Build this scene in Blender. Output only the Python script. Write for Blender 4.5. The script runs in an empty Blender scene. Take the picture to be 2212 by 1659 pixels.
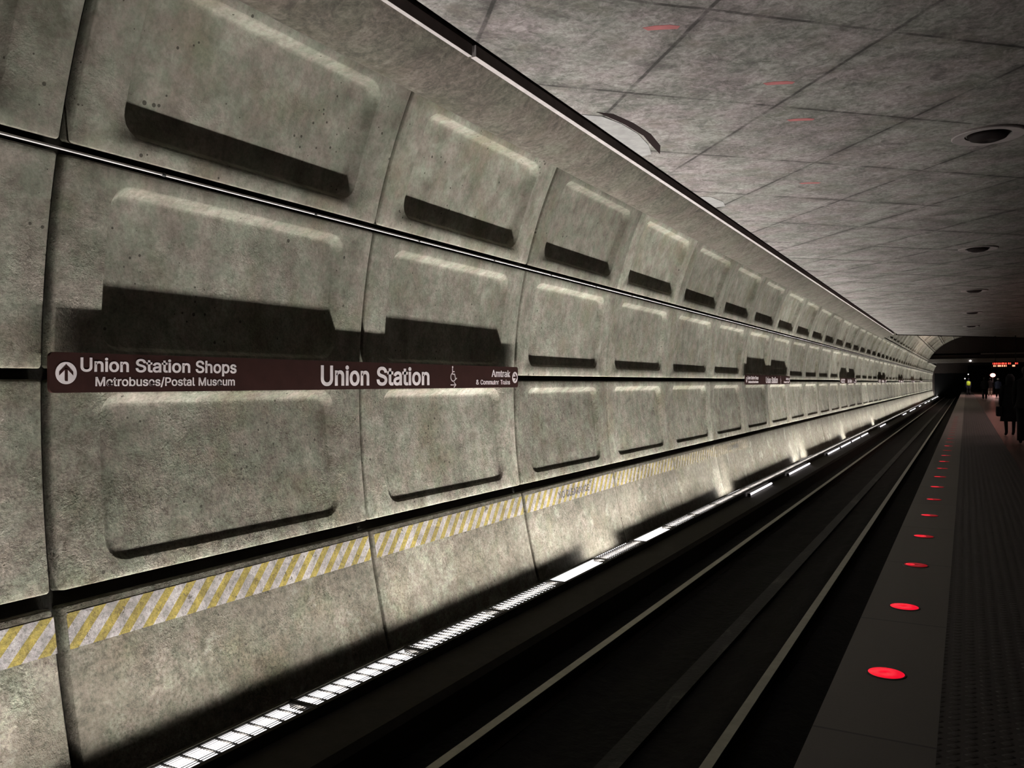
import bpy, bmesh, math, random, os
import numpy as np
from mathutils import Vector, Matrix
random.seed(7); rng = np.random.default_rng(7)
SC = bpy.context.scene
COL = SC.collection

# ------------------------------------------------------------------ camera, world, exposure
F_PX = 1790.0
TH, PI_, RO = math.radians(28.72), math.radians(-0.04), math.radians(-0.19)
def setup_camera():
    D = Vector((-math.sin(TH)*math.cos(PI_), math.cos(TH)*math.cos(PI_), math.sin(PI_)))
    R = Vector((math.cos(TH), math.sin(TH), 0)); U = R.cross(D)
    R2 = R*math.cos(RO)+U*math.sin(RO); U2 = -R*math.sin(RO)+U*math.cos(RO)
    cd = bpy.data.cameras.new('camera'); cd.sensor_width = 36; cd.sensor_fit = 'HORIZONTAL'
    cd.lens = F_PX/2212*36; cd.clip_start = .05; cd.clip_end = 400
    c = bpy.data.objects.new('camera', cd); COL.objects.link(c)
    M = Matrix.Identity(4)
    for i in range(3): M[i][0] = R2[i]; M[i][1] = U2[i]; M[i][2] = -D[i]
    c.matrix_world = M
    SC.camera = c
setup_camera()
w = bpy.data.worlds.new('world'); SC.world = w; w.use_nodes = True
w.node_tree.nodes['Background'].inputs[0].default_value = (.9, .85, .8, 1)
w.node_tree.nodes['Background'].inputs[1].default_value = .0008
SC.view_settings.view_transform = 'Standard'; SC.view_settings.look = 'None'
SC.view_settings.exposure = 0.0; SC.view_settings.gamma = 1.0; SC.view_settings.use_curve_mapping = False
SC.cycles.use_denoising = True
SC.cycles.sample_clamp_indirect = 4.0
SC.cycles.max_bounces = 3; SC.cycles.use_adaptive_sampling = True; SC.cycles.adaptive_threshold = .06; SC.cycles.adaptive_min_samples = 16; SC.cycles.diffuse_bounces = 2
TROUGH_W = 80.0      # watts of each lamp in the trough beside the track

def lamp(name, loc, size_x, size_y, energy, direction, color=(1, 1, 1), spread=180, parent=None):
    ld = bpy.data.lights.new(name, 'AREA'); ld.shape = 'RECTANGLE'
    ld.size = size_x; ld.size_y = size_y; ld.energy = energy; ld.color = color; ld.spread = math.radians(spread)
    o = bpy.data.objects.new(name, ld); COL.objects.link(o)
    d = Vector(direction).normalized()
    yax = Vector((0, 1, 0)) if abs(d.y) < .9 else Vector((0, 0, 1))
    z = -d; x = yax.cross(z).normalized(); y = z.cross(x)
    M = Matrix((x, y, z)).transposed().to_4x4(); M.translation = Vector(loc)
    o.matrix_world = M
    if parent is not None:
        o.parent = parent; o.matrix_parent_inverse = parent.matrix_world.inverted()
    return o

# ------------------------------------------------------------------ materials
def nodes(name):
    m = bpy.data.materials.new(name); m.use_nodes = True
    nt = m.node_tree; b = nt.nodes['Principled BSDF']
    return m, nt, b
class N:
    def __init__(s, nt): s.nt = nt
    def new(s, t, **k):
        n = s.nt.nodes.new(t)
        for a, v in k.items(): setattr(n, a, v)
        return n
    def link(s, a, b): s.nt.links.new(a, b)
    def co(s): return s.new('ShaderNodeTexCoord').outputs['Object']
    def mapping(s, v, scale=(1, 1, 1), rot=(0, 0, 0), loc=(0, 0, 0)):
        m = s.new('ShaderNodeMapping'); m.inputs['Scale'].default_value = scale; m.inputs['Rotation'].default_value = rot
        m.inputs['Location'].default_value = loc
        s.link(v, m.inputs['Vector']); return m.outputs[0]
    def noise(s, v, scale, detail=4, rough=.55, dist=0.):
        n = s.new('ShaderNodeTexNoise'); n.inputs['Scale'].default_value = scale; n.inputs['Detail'].default_value = detail
        n.inputs['Roughness'].default_value = rough; n.inputs['Distortion'].default_value = dist
        s.link(v, n.inputs['Vector']); return n.outputs['Fac']
    def ramp(s, f, stops, interp='LINEAR'):
        r = s.new('ShaderNodeValToRGB'); r.color_ramp.interpolation = interp
        e = r.color_ramp.elements
        while len(e) < len(stops): e.new(.5)
        for i, (p, c) in enumerate(stops):
            e[i].position = p; e[i].color = (*((c, c, c) if not hasattr(c, '__len__') else c), 1)
        s.link(f, r.inputs[0]); return r.outputs[0]
    def math(s, op, a, b=None, clamp=False):
        n = s.new('ShaderNodeMath', operation=op); n.use_clamp = clamp
        for i, x in enumerate((a, b)):
            if x is None: continue
            if isinstance(x, (int, float)): n.inputs[i].default_value = x
            else: s.link(x, n.inputs[i])
        return n.outputs[0]
    def mix(s, f, a, b, mode='MIX'):
        n = s.new('ShaderNodeMix', data_type='RGBA', blend_type=mode)
        for i, x in ((0, f), (6, a), (7, b)):
            if isinstance(x, (int, float)): n.inputs[i].default_value = x
            elif hasattr(x, '__len__'): n.inputs[i].default_value = (*x, 1)
            else: s.link(x, n.inputs[i])
        return n.outputs[2]
    def bump(s, h, strength, dist, prev=None):
        b = s.new('ShaderNodeBump'); b.inputs['Distance'].default_value = dist
        if isinstance(strength, (int, float)): b.inputs['Strength'].default_value = strength
        else: s.link(strength, b.inputs['Strength'])
        s.link(h, b.inputs['Height'])
        if prev is not None: s.link(prev, b.inputs['Normal'])
        return b.outputs[0]

def mat_plain(name, col, rough=.6, metal=0., bump=None, var=0.):
    m, nt, b = nodes(name); n = N(nt)
    b.inputs['Base Color'].default_value = (*col, 1); b.inputs['Roughness'].default_value = rough
    b.inputs['Metallic'].default_value = metal
    if max(col) < .08 and metal == 0: b.inputs['Specular IOR Level'].default_value = .12
    co = n.co()
    f = n.noise(co, 9, 4)
    v = .12 + var
    c = n.mix(n.ramp(f, [(.35, 0), (.65, 1)]), tuple(x*(1-v) for x in col), tuple(min(1, x*(1+v)) for x in col))
    n.link(c, b.inputs['Base Color'])
    if bump:
        h = n.noise(co, bump[0], 5, .6); n.link(n.bump(h, .6, bump[1]), b.inputs['Normal'])
    return m

def mat_emit(name, col, strength):
    m, nt, b = nodes(name)
    b.inputs['Base Color'].default_value = (.02, .02, .02, 1)
    b.inputs['Emission Color'].default_value = (*col, 1); b.inputs['Emission Strength'].default_value = strength
    return m

def concrete_color(n, co, dark, light, mossy):
    big = n.noise(co, .9, 5, .6, .3)
    mid = n.noise(co, 4.5, 6, .62, .2)
    streak = n.noise(n.mapping(co, (1, 2.6, .35)), 2.3, 5, .6, .6)
    f = n.math('ADD', n.math('MULTIPLY', big, .42), n.math('ADD', n.math('MULTIPLY', mid, .44), n.math('MULTIPLY', streak, .14)))
    c = n.mix(n.ramp(f, [(.36, 0), (.64, 1)]), dark, light)
    t = n.noise(n.mapping(co, loc=(5, 3, 1)), 1.7, 4, .55)
    c = n.mix(n.math('MULTIPLY', n.ramp(t, [(.5, 0), (.68, 1)]), .55), c, mossy)
    c = n.mix(n.math('MULTIPLY', n.ramp(n.noise(n.mapping(co, loc=(9, 1, 4)), 22, 3, .6), [(.45, 0), (.62, 1)]), .22), c, tuple(x*.55 for x in dark))
    return c

def mat_wall():
    m, nt, b = nodes('coffered_concrete'); n = N(nt); co = n.co()
    c = concrete_color(n, co, (.145, .138, .112), (.37, .365, .315), (.19, .178, .118))
    g1 = n.noise(n.mapping(co, loc=(0, 2, 0)), 46, 4, .75)
    sepz = n.new('ShaderNodeSeparateXYZ'); n.link(co, sepz.inputs[0])
    smooth_up = n.ramp(n.math('DIVIDE', n.math('ADD', sepz.outputs[2], 2.6), 5.2), [(.22, 1), (.50, .62), (.85, .28)])
    c = n.mix(smooth_up, c, n.ramp(g1, [(.34, (.50, .49, .46)), (.50, (.98, .98, .97)), (.64, (1.28, 1.26, 1.24))]), 'MULTIPLY')
    blot = n.noise(n.mapping(co, loc=(8, 8, 0)), 9, 5, .7, .3)
    c = n.mix(smooth_up, c, n.ramp(blot, [(.36, (.66, .65, .62)), (.52, (1, 1, 1)), (.66, (1.15, 1.13, 1.12))]), 'MULTIPLY')
    tint = n.noise(n.mapping(co, loc=(1, 8, 5)), 6, 4, .7)
    c = n.mix(1.0, c, n.ramp(tint, [(.38, (.96, 1.03, .97)), (.62, (1.06, .97, .98))]), 'MULTIPLY')
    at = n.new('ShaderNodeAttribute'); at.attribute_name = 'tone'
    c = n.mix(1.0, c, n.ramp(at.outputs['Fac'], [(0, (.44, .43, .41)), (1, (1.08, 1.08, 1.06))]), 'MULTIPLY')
    mid_ = n.ramp(n.noise(n.mapping(co, loc=(2, 6, 6)), 18, 5, .75), [(.36, 0), (.64, 1)])
    at2 = n.new('ShaderNodeAttribute'); at2.attribute_name = 'stain'
    st = n.ramp(n.math('MULTIPLY', at2.outputs['Fac'], n.noise(n.mapping(co, (1, 1, .9)), 2.0, 6, .72, .5)), [(.40, 0), (.54, 1)])
    c = n.mix(n.math('MULTIPLY', st, .75), c, n.mix(mid_, (.050, .044, .034), (.15, .135, .105)))
    # pale bleached runs
    pr = n.ramp(n.noise(n.mapping(co, (1, 1, .9), loc=(3, 7, 2)), 2.0, 6, .68, .5), [(.58, 0), (.70, 1)])
    c = n.mix(n.math('MULTIPLY', pr, .28), c, (.47, .46, .40))
    # pits
    vo = n.new('ShaderNodeTexVoronoi'); vo.inputs['Scale'].default_value = 13; n.link(n.mapping(co, (1, 1, 1)), vo.inputs['Vector'])
    rnd = n.math('MULTIPLY', n.noise(co, 3.1, 2), 1.0)
    pit = n.math('LESS_THAN', vo.outputs['Distance'], n.math('MULTIPLY', n.math('SUBTRACT', rnd, .47, True), .75))
    c = n.mix(n.math('MULTIPLY', pit, .8), c, (.03, .027, .02))
    n.link(c, b.inputs['Base Color']); b.inputs['Roughness'].default_value = .93
    b.inputs['Specular IOR Level'].default_value = .2
    rough_patch = n.ramp(n.noise(n.mapping(co, loc=(2, 2, 8)), 2.1, 4, .65, .5), [(.42, .30), (.64, 1)])
    rs_ = n.math('MULTIPLY', rough_patch, smooth_up)
    nr = n.bump(n.noise(co, 70, 3, .72), rs_, .016)
    nr = n.bump(n.noise(n.mapping(co, loc=(3, 3, 3)), 24, 3, .65), rs_, .013, nr)
    nr = n.bump(n.noise(co, 7, 2, .6), .25, .010, nr)
    nr = n.bump(n.math('SUBTRACT', 1.0, pit), .5, .004, nr)
    n.link(nr, b.inputs['Normal'])
    return m

def mat_ceiling(lines=True, name='ceiling_concrete', dark=(.150, .143, .134), light=(.33, .315, .303)):
    m, nt, b = nodes(name); n = N(nt); co = n.co()
    big = n.noise(co, 1.3, 6, .65, .8)
    sw = n.noise(n.mapping(co, (1.0, 1.0, 1)), 6.5, 6, .72, 2.6)
    f = n.math('ADD', n.math('MULTIPLY', big, .5), n.math('MULTIPLY', sw, .5))
    c = n.mix(n.ramp(f, [(.40, 0), (.60, 1)]), dark, light)
    c = n.mix(1.0, c, n.ramp(n.noise(n.mapping(co, loc=(6, 1, 4)), 19, 5, .75, .6), [(.36, (.68, .67, .66)), (.62, (1.2, 1.19, 1.18))]), 'MULTIPLY')
    c = n.mix(n.math('MULTIPLY', n.ramp(n.noise(n.mapping(co, loc=(4, 4, 4)), 2.7, 5, .6), [(.52, 0), (.7, 1)]), .5), c, tuple(x*.95*k for x, k in zip(dark, (1.05, 1, .85))))
    c = n.mix(n.math('MULTIPLY', n.ramp(n.noise(n.mapping(co, (1, .35, 1), rot=(0, 0, .7), loc=(1, 1, 1)), 14, 4, .7, 1.5), [(.55, 0), (.72, 1)]), .30), c, tuple(min(1, x*1.45) for x in light))
    c = n.mix(n.math('MULTIPLY', n.ramp(n.noise(n.mapping(co, loc=(7, 2, 9)), 3.4, 6, .72, 1.2), [(.52, 0), (.66, 1)]), .55), c, tuple(x*.42 for x in dark))
    c = n.mix(1.0, c, n.ramp(n.noise(n.mapping(co, loc=(3, 9, 2)), 2.1, 4, .6), [(.4, (1.05, .98, 1.0)), (.6, (.96, 1.0, .95))]), 'MULTIPLY')
    if lines:
        sep = n.new('ShaderNodeSeparateXYZ'); n.link(co, sep.inputs[0]); x, y = sep.outputs[0], sep.outputs[1]
        wob = n.math('MULTIPLY', n.math('SUBTRACT', n.noise(co, 1.5, 4, .6), .5), .05)
        masks = []
        for k, off in ((-.94, 7.2), (1.17, 3.9)):
            v = n.math('ADD', n.math('ADD', n.math('ADD', y, n.math('MULTIPLY', x, k)), wob), -off + 1.15 + 230)
            fr = n.math('FRACT', n.math('DIVIDE', v, 2.3))
            dist = n.math('MULTIPLY', n.math('ABSOLUTE', n.math('SUBTRACT', fr, .5)), 2.3/math.hypot(1, k))
            nz = n.noise(n.mapping(co, loc=(off, 0, 0)), 2.2, 4, .6)
            core = n.math('MULTIPLY', n.ramp(dist, [(.012, 1), (.026, 0)]), n.ramp(nz, [(.40, .35), (.54, 1)]))
            halo = n.math('MULTIPLY', n.ramp(dist, [(0, .75), (.12, 0)]), n.ramp(nz, [(.42, 0), (.64, 1)]))
            masks.append(n.math('MAXIMUM', core, halo))
        mk = n.math('MAXIMUM', *masks)
        c = n.mix(n.math('MULTIPLY', mk, .85), c, (.022, .020, .018))
    n.link(c, b.inputs['Base Color']); b.inputs['Roughness'].default_value = .85; b.inputs['Specular IOR Level'].default_value = .25
    nr = n.bump(n.noise(co, 26, 5, .65, .8), .35, .006)
    nr = n.bump(sw, .3, .012, nr)
    n.link(nr, b.inputs['Normal'])
    return m

def mat_hatch():
    m, nt, b = nodes('hazard_paint'); n = N(nt); co = n.co()
    sep = n.new('ShaderNodeSeparateXYZ'); n.link(co, sep.inputs[0])
    v = n.math('ADD', n.math('SUBTRACT', sep.outputs[1], n.math('MULTIPLY', sep.outputs[2], 1.0)), 330.055)
    fr = n.math('FRACT', n.math('DIVIDE', v, .165))
    st = n.math('LESS_THAN', fr, .46)
    wear = n.noise(co, 7, 6, .7, .4)
    yel = n.mix(n.ramp(wear, [(.4, 0), (.65, 1)]), (.16, .122, .018), (.30, .235, .042))
    wh = n.mix(n.ramp(wear, [(.4, 0), (.65, 1)]), (.19, .175, .17), (.35, .325, .325))
    c = n.mix(st, wh, yel)
    c = n.mix(1.0, c, n.ramp(n.noise(n.mapping(co, loc=(0, 2, 0)), 46, 4, .75), [(.34, .55), (.50, 1), (.64, 1.2)]), 'MULTIPLY')
    at = n.new('ShaderNodeAttribute'); at.attribute_name = 'wear'
    ch = n.noise(n.mapping(co, loc=(1, 0, 6)), 11, 6, .75)
    chip = n.ramp(n.math('ADD', ch, n.math('MULTIPLY', at.outputs['Fac'], .10)), [(.63, 0), (.66, 1)])
    n.link(c, b.inputs['Base Color']); b.inputs['Roughness'].default_value = .8
    tr = n.new('ShaderNodeBsdfTransparent'); mx = n.new('ShaderNodeMixShader')
    n.link(n.math('MAXIMUM', chip, n.math('MULTIPLY', at.outputs['Fac'], .65)), mx.inputs[0]); n.link(b.outputs[0], mx.inputs[1]); n.link(tr.outputs[0], mx.inputs[2])
    n.link(mx.outputs[0], nt.nodes['Material Output'].inputs['Surface'])
    nr = n.bump(n.noise(co, 70, 5, .72), .7, .013)
    n.link(nr, b.inputs['Normal'])
    return m

def mat_tiles(name, c1, c2, grout, scale, rough, bumpy=False, stripe=None):
    m, nt, b = nodes(name); n = N(nt); co = n.co()
    if bumpy:
        sep = n.new('ShaderNodeSeparateXYZ'); n.link(co, sep.inputs[0])
        sx = n.math('SINE', n.math('MULTIPLY', sep.outputs[0], 2*math.pi/.06)); sy = n.math('SINE', n.math('MULTIPLY', sep.outputs[1], 2*math.pi/.06))
        dome = n.ramp(n.math('MULTIPLY', n.math('ADD', n.math('ADD', sx, sy), 2), .25), [(.55, 0), (.8, 1)])
        c = n.mix(n.ramp(n.noise(co, 5, 4), [(.35, 0), (.65, 1)]), c1, c2)
        n.link(n.bump(dome, 1, .006), b.inputs['Normal'])
    else:
        br = n.new('ShaderNodeTexBrick'); br.offset = .5
        br.inputs['Scale'].default_value = 1; br.inputs['Brick Width'].default_value = scale[0]; br.inputs['Row Height'].default_value = scale[1]
        br.inputs['Mortar Size'].default_value = scale[2]
        br.inputs['Color1'].default_value = (*c1, 1); br.inputs['Color2'].default_value = (*c2, 1); br.inputs['Mortar'].default_value = (*grout, 1)
        n.link(n.mapping(co, rot=(0, 0, 0) if not stripe else (0, 0, math.pi/2)), br.inputs['Vector'])
        c = n.mix(n.math('MULTIPLY', n.noise(co, 160, 2), .5), br.outputs['Color'], tuple(x*.6 for x in c1))
        n.link(n.bump(n.noise(co, 40, 3), .25, .003), b.inputs['Normal'])
    n.link(c, b.inputs['Base Color']); b.inputs['Roughness'].default_value = rough
    return m

M = dict(
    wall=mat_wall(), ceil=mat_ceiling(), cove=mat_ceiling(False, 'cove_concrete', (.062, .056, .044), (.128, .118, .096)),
    hatch=mat_hatch(),
    groove=mat_plain('dark_joint', (.035, .033, .028), .9, bump=(30, .004)),
    fascia=mat_plain('pale_fascia', (.42, .38, .37), .7),
    slot=mat_plain('dark_red_gap', (.010, .0035, .0035), .8),
    pipe=mat_plain('conduit_metal', (.50, .48, .47), .45, .8),
    sign=mat_plain('brown_sign_enamel', (.030, .0125, .0105), .5),
    letter=mat_plain('white_lettering', (.62, .56, .56), .6),
    stencil=mat_plain('black_stencil', (.05, .05, .055), .8),
    bracket=mat_plain('bracket_metal', (.05, .05, .05), .5, .6),
    trough=mat_plain('trough_concrete', (.020, .018, .014), .85, bump=(30, .005)),
    grille=mat_plain('grille_metal', (.015, .014, .013), .5),
    diff=mat_emit('lamp_diffuser', (1, .955, .98), 2.6),
    tube=mat_emit('lamp_tube', (1, .93, 1), 4.5),
    rail=mat_plain('worn_steel', (.20, .195, .155), .45, .3), rust=mat_plain('rusty_rail_side', (.012, .009, .006), .9),
    bed=mat_plain('track_bed', (.0042, .0040, .0034), .85, bump=(12, .02), var=.3),
    dust=mat_plain('dusty_plate', (.016, .015, .013), .55, bump=(18, .01), var=.75),
    edge=mat_tiles('edge_granite', (.135, .122, .11), (.155, .142, .128), (.05, .05, .05), (1.75, 5, .008), .6, stripe=True),
    tact=mat_tiles('tactile_tile', (.024, .019, .016), (.032, .025, .022), (.02,)*3, (1, 1, 0), .6, bumpy=True),
    tile=mat_tiles('platform_tile', (.21, .145, .13), (.26, .18, .165), (.10, .075, .07), (.30, .30, .012), .26),
    red=None,
    black=mat_plain('black_cloth', (.008, .008, .009), .95),
    dkblue=mat_plain('blue_cloth', (.05, .07, .14), .9), grey=mat_plain('grey_cloth', (.22, .20, .17), .9),
    navy=mat_plain('navy_cloth', (.01, .01, .03), .9),
    hivis=None, skin=mat_plain('skin', (.16, .10, .075), .6), hair=mat_plain('hair', (.01, .008, .007), .7),
    white=mat_plain('white_cap', (.6, .6, .6), .8),
    casing=mat_plain('black_casing', (.015, .015, .015), .5),
    lampring=mat_plain('lamp_ring_metal', (.34, .30, .29), .6), lampdark=mat_plain('lamp_recess', (.02, .015, .015), .7),
    plaster=mat_plain('pale_plaster', (.30, .295, .285), .85, bump=(20, .004)), redpaint=mat_plain('red_paint', (.42, .13, .13), .8),
    band=mat_plain('lintel_concrete', (.12, .11, .095), .85, bump=(8, .01)), far=mat_plain('dark_far_wall', (.030, .024, .021), .9),
    void=mat_plain('tunnel_black', (.003, .003, .003), 1),
)
def patchy(m):
    nt = m.node_tree; b = nt.nodes['Principled BSDF']; n = N(nt); old = b.inputs['Base Color'].links[0].from_socket
    co = n.co(); k = n.ramp(n.noise(n.mapping(co, (2.5, .55, 1)), 1.6, 5, .65, .5), [(.50, 0), (.66, 1)])
    n.link(n.mix(k, (.004, .004, .0034), old), b.inputs['Base Color'])
M['dust'] = mat_plain('dusty_plate_patchy', (.034, .033, .028), .6, bump=(18, .01), var=.5); patchy(M['dust'])
def mat_red():
    m, nt, b = nodes('red_lens'); n = N(nt)
    co = n.co(); f = n.noise(co, 30, 3)
    b.inputs['Base Color'].default_value = (.15, .005, .01, 1)
    b.inputs['Emission Color'].default_value = (1, .006, .03, 1)
    n.link(n.ramp(f, [(.3, .75), (.7, 1)]), b.inputs['Emission Strength'])
    b.inputs['Roughness'].default_value = .3
    return m
M['red'] = mat_red()
M['reddim'] = mat_emit('red_lens_dim', (1, .01, .03), .22)
M['redled'] = mat_emit('red_led', (1, .05, .03), 3.0)
M['led_hot'] = mat_emit('led_hot', (1, .35, .2), 2.2)
M['pinklamp'] = mat_emit('pink_white_lamp', (1, .32, .26), 6)
M['whitelamp'] = mat_emit('white_lamp', (1, .9, .88), 3)
M['hivis'] = mat_plain('yellow_vest', (.45, .55, .03), .7)
M['hivis'].node_tree.nodes['Principled BSDF'].inputs['Emission Strength'].default_value = 0

# ------------------------------------------------------------------ object helpers
def tag(o, label=None, cat=None, group=None, kind=None):
    if label: o['label'] = label
    if cat: o['category'] = cat
    if group: o['group'] = group
    if kind: o['kind'] = kind
    return o
def empty(name, loc, label=None, cat=None, group=None, kind=None):
    o = bpy.data.objects.new(name, None); o.empty_display_size = .1; COL.objects.link(o); o.location = loc
    o.matrix_world = Matrix.Translation(loc)
    return tag(o, label, cat, group, kind)
def obj(name, me, mats=None, parent=None, smooth=False):
    o = bpy.data.objects.new(name, me); COL.objects.link(o)
    if mats is not None:
        for m in (mats if isinstance(mats, (list, tuple)) else [mats]):
            if m.name not in [x.name for x in me.materials if x]: me.materials.append(m)
    if parent is not None:
        o.parent = parent; o.matrix_parent_inverse = parent.matrix_world.inverted()
    if smooth: me.polygons.foreach_set('use_smooth', [True]*len(me.polygons))
    return o
class MB:
    """collects verts and faces in world space"""
    def __init__(s): s.v = []; s.f = []
    def box(s, x0, x1, y0, y1, z0, z1):
        n = len(s.v)
        s.v += [(x0, y0, z0), (x1, y0, z0), (x1, y1, z0), (x0, y1, z0), (x0, y0, z1), (x1, y0, z1), (x1, y1, z1), (x0, y1, z1)]
        s.f += [tuple(n+i for i in q) for q in ((0, 3, 2, 1), (4, 5, 6, 7), (0, 1, 5, 4), (1, 2, 6, 5), (2, 3, 7, 6), (3, 0, 4, 7))]; return s
    def extrude_y(s, sec, ys):
        """closed section [(x,z)] (counter-clockwise seen from -y) swept along ys"""
        n = len(s.v); k = len(sec)
        for y in ys: s.v += [(x, y, z) for x, z in sec]
        for j in range(len(ys)-1):
            for i in range(k):
                a = n+j*k+i; b = n+j*k+(i+1) % k; s.f.append((a, b, b+k, a+k))
        s.f.append(tuple(n+i for i in range(k))[::-1]); s.f.append(tuple(n+(len(ys)-1)*k+i for i in range(k)))
        return s
    def cyl(s, p, q, r, n=12, r2=None):
        p, q = Vector(p), Vector(q); d = (q-p).normalized(); a = d.orthogonal().normalized(); b = d.cross(a)
        k = len(s.v); r2 = r if r2 is None else r2
        for c, rr in ((p, r), (q, r2)):
            for i in range(n):
                t = 2*math.pi*i/n; s.v.append(tuple(c+(a*math.cos(t)+b*math.sin(t))*rr))
        for i in range(n): j = (i+1) % n; s.f.append((k+i, k+j, k+n+j, k+n+i))
        s.f.append(tuple(k+i for i in range(n))[::-1]); s.f.append(tuple(k+n+i for i in range(n))); return s
    def ring(s, prof, c, n=40, closed=True):
        """lathe of [(r,z)] about vertical axis at c; closed profile"""
        k = len(s.v); m = len(prof)
        for r, z in prof:
            for i in range(n):
                t = 2*math.pi*i/n; s.v.append((c[0]+r*math.cos(t), c[1]+r*math.sin(t), c[2]+z))
        for j in range(m if closed else m-1):
            j2 = (j+1) % m
            for i in range(n):
                i2 = (i+1) % n; s.f.append((k+j*n+i, k+j*n+i2, k+j2*n+i2, k+j2*n+i))
        return s
    def mesh(s, name):
        me = bpy.data.meshes.new(name); me.from_pydata(s.v, [], s.f); me.update(); return me
    def build(s, name, m, parent=None, smooth=False, rel=True):
        me = s.mesh(name)
        bm = bmesh.new(); bm.from_mesh(me); bmesh.ops.recalc_face_normals(bm, faces=bm.faces); bm.to_mesh(me); bm.free()
        return obj(name, me, m, parent, smooth)
def bevel(o, w=.004, seg=2):
    b = o.modifiers.new('bevel', 'BEVEL'); b.width = w; b.segments = seg; b.limit_method = 'ANGLE'; return o

# ------------------------------------------------------------------ the vault profile
PW = np.array([(4.08, -3.0), (4.30, -2.25), (4.525, -1.174), (4.6, .093), (4.43, 1.367), (4.036, 2.44), (3.36, 3.52), (2.5, 4.35), (1.4, 5.0), (.1, 5.42), (-1.3, 5.6), (-2.5, 5.65)])
def _nat(t, y):
    n = len(t); h = np.diff(t); A = np.zeros((n, n)); b = np.zeros(n); A[0, 0] = A[-1, -1] = 1
    for i in range(1, n-1):
        A[i, i-1] = h[i-1]; A[i, i] = 2*(h[i-1]+h[i]); A[i, i+1] = h[i]; b[i] = 3*((y[i+1]-y[i])/h[i]-(y[i]-y[i-1])/h[i-1])
    return np.linalg.solve(A, b)
_t = np.concatenate([[0], np.cumsum(np.hypot(*np.diff(PW, axis=0).T))])
def _ev(y, C, t):
    i = np.clip(np.searchsorted(_t, t)-1, 0, len(_t)-2); h = _t[i+1]-_t[i]; d = t-_t[i]
    return y[i]+d*((y[i+1]-y[i])/h-h*(2*C[i]+C[i+1])/3)+C[i]*d*d+(C[i+1]-C[i])/(3*h)*d**3
_tt = np.linspace(0, _t[-1], 4000)
CX = -_ev(PW[:, 0], _nat(_t, PW[:, 0]), _tt); CZ = _ev(PW[:, 1], _nat(_t, PW[:, 1]), _tt)
CS = np.concatenate([[0], np.cumsum(np.hypot(np.diff(CX), np.diff(CZ)))])
def s_of_z(z): return float(np.interp(z, CZ[:3900], CS[:3900]))
def prof(s, depth=0.):
    """point on the vault at arc length s, pushed DEPTH into the wall"""
    x = np.interp(s, CS, CX); z = np.interp(s, CS, CZ)
    tx = np.interp(s+.01, CS, CX)-np.interp(s-.01, CS, CX); tz = np.interp(s+.01, CS, CZ)-np.interp(s-.01, CS, CZ)
    l = np.hypot(tx, tz)+1e-9; nx, nz = -tz/l, tx/l           # outward (away from the room)
    return x+nx*depth, z+nz*depth
L = 2.797; Y0 = 2.875
NCOL = 51
def jy(k): return Y0+L*k
JG = {0: .034, 1: .019, 2: .024, -1: .03, 3: .008, 4: .007}
Y_END = jy(NCOL)
rows = {  # name: bottom lip z, top edge z, recess bottom, recess top
    'D': (-2.62, -1.258, None, None), 'C': (-1.174, .030, -1.078, -.048), 'B': (.093, 1.300, .205, 1.212), 'A': (1.367, 2.49, 1.488, 2.385)}
RS = {k: tuple(None if a is None else s_of_z(a) for a in v) for k, v in rows.items()}
sG0 = s_of_z(2.49)
for i in range(4):
    b0 = sG0+.05+1.30*i; RS['U%d' % i] = (b0, b0+1.25, b0+.12, b0+1.15)

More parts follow.
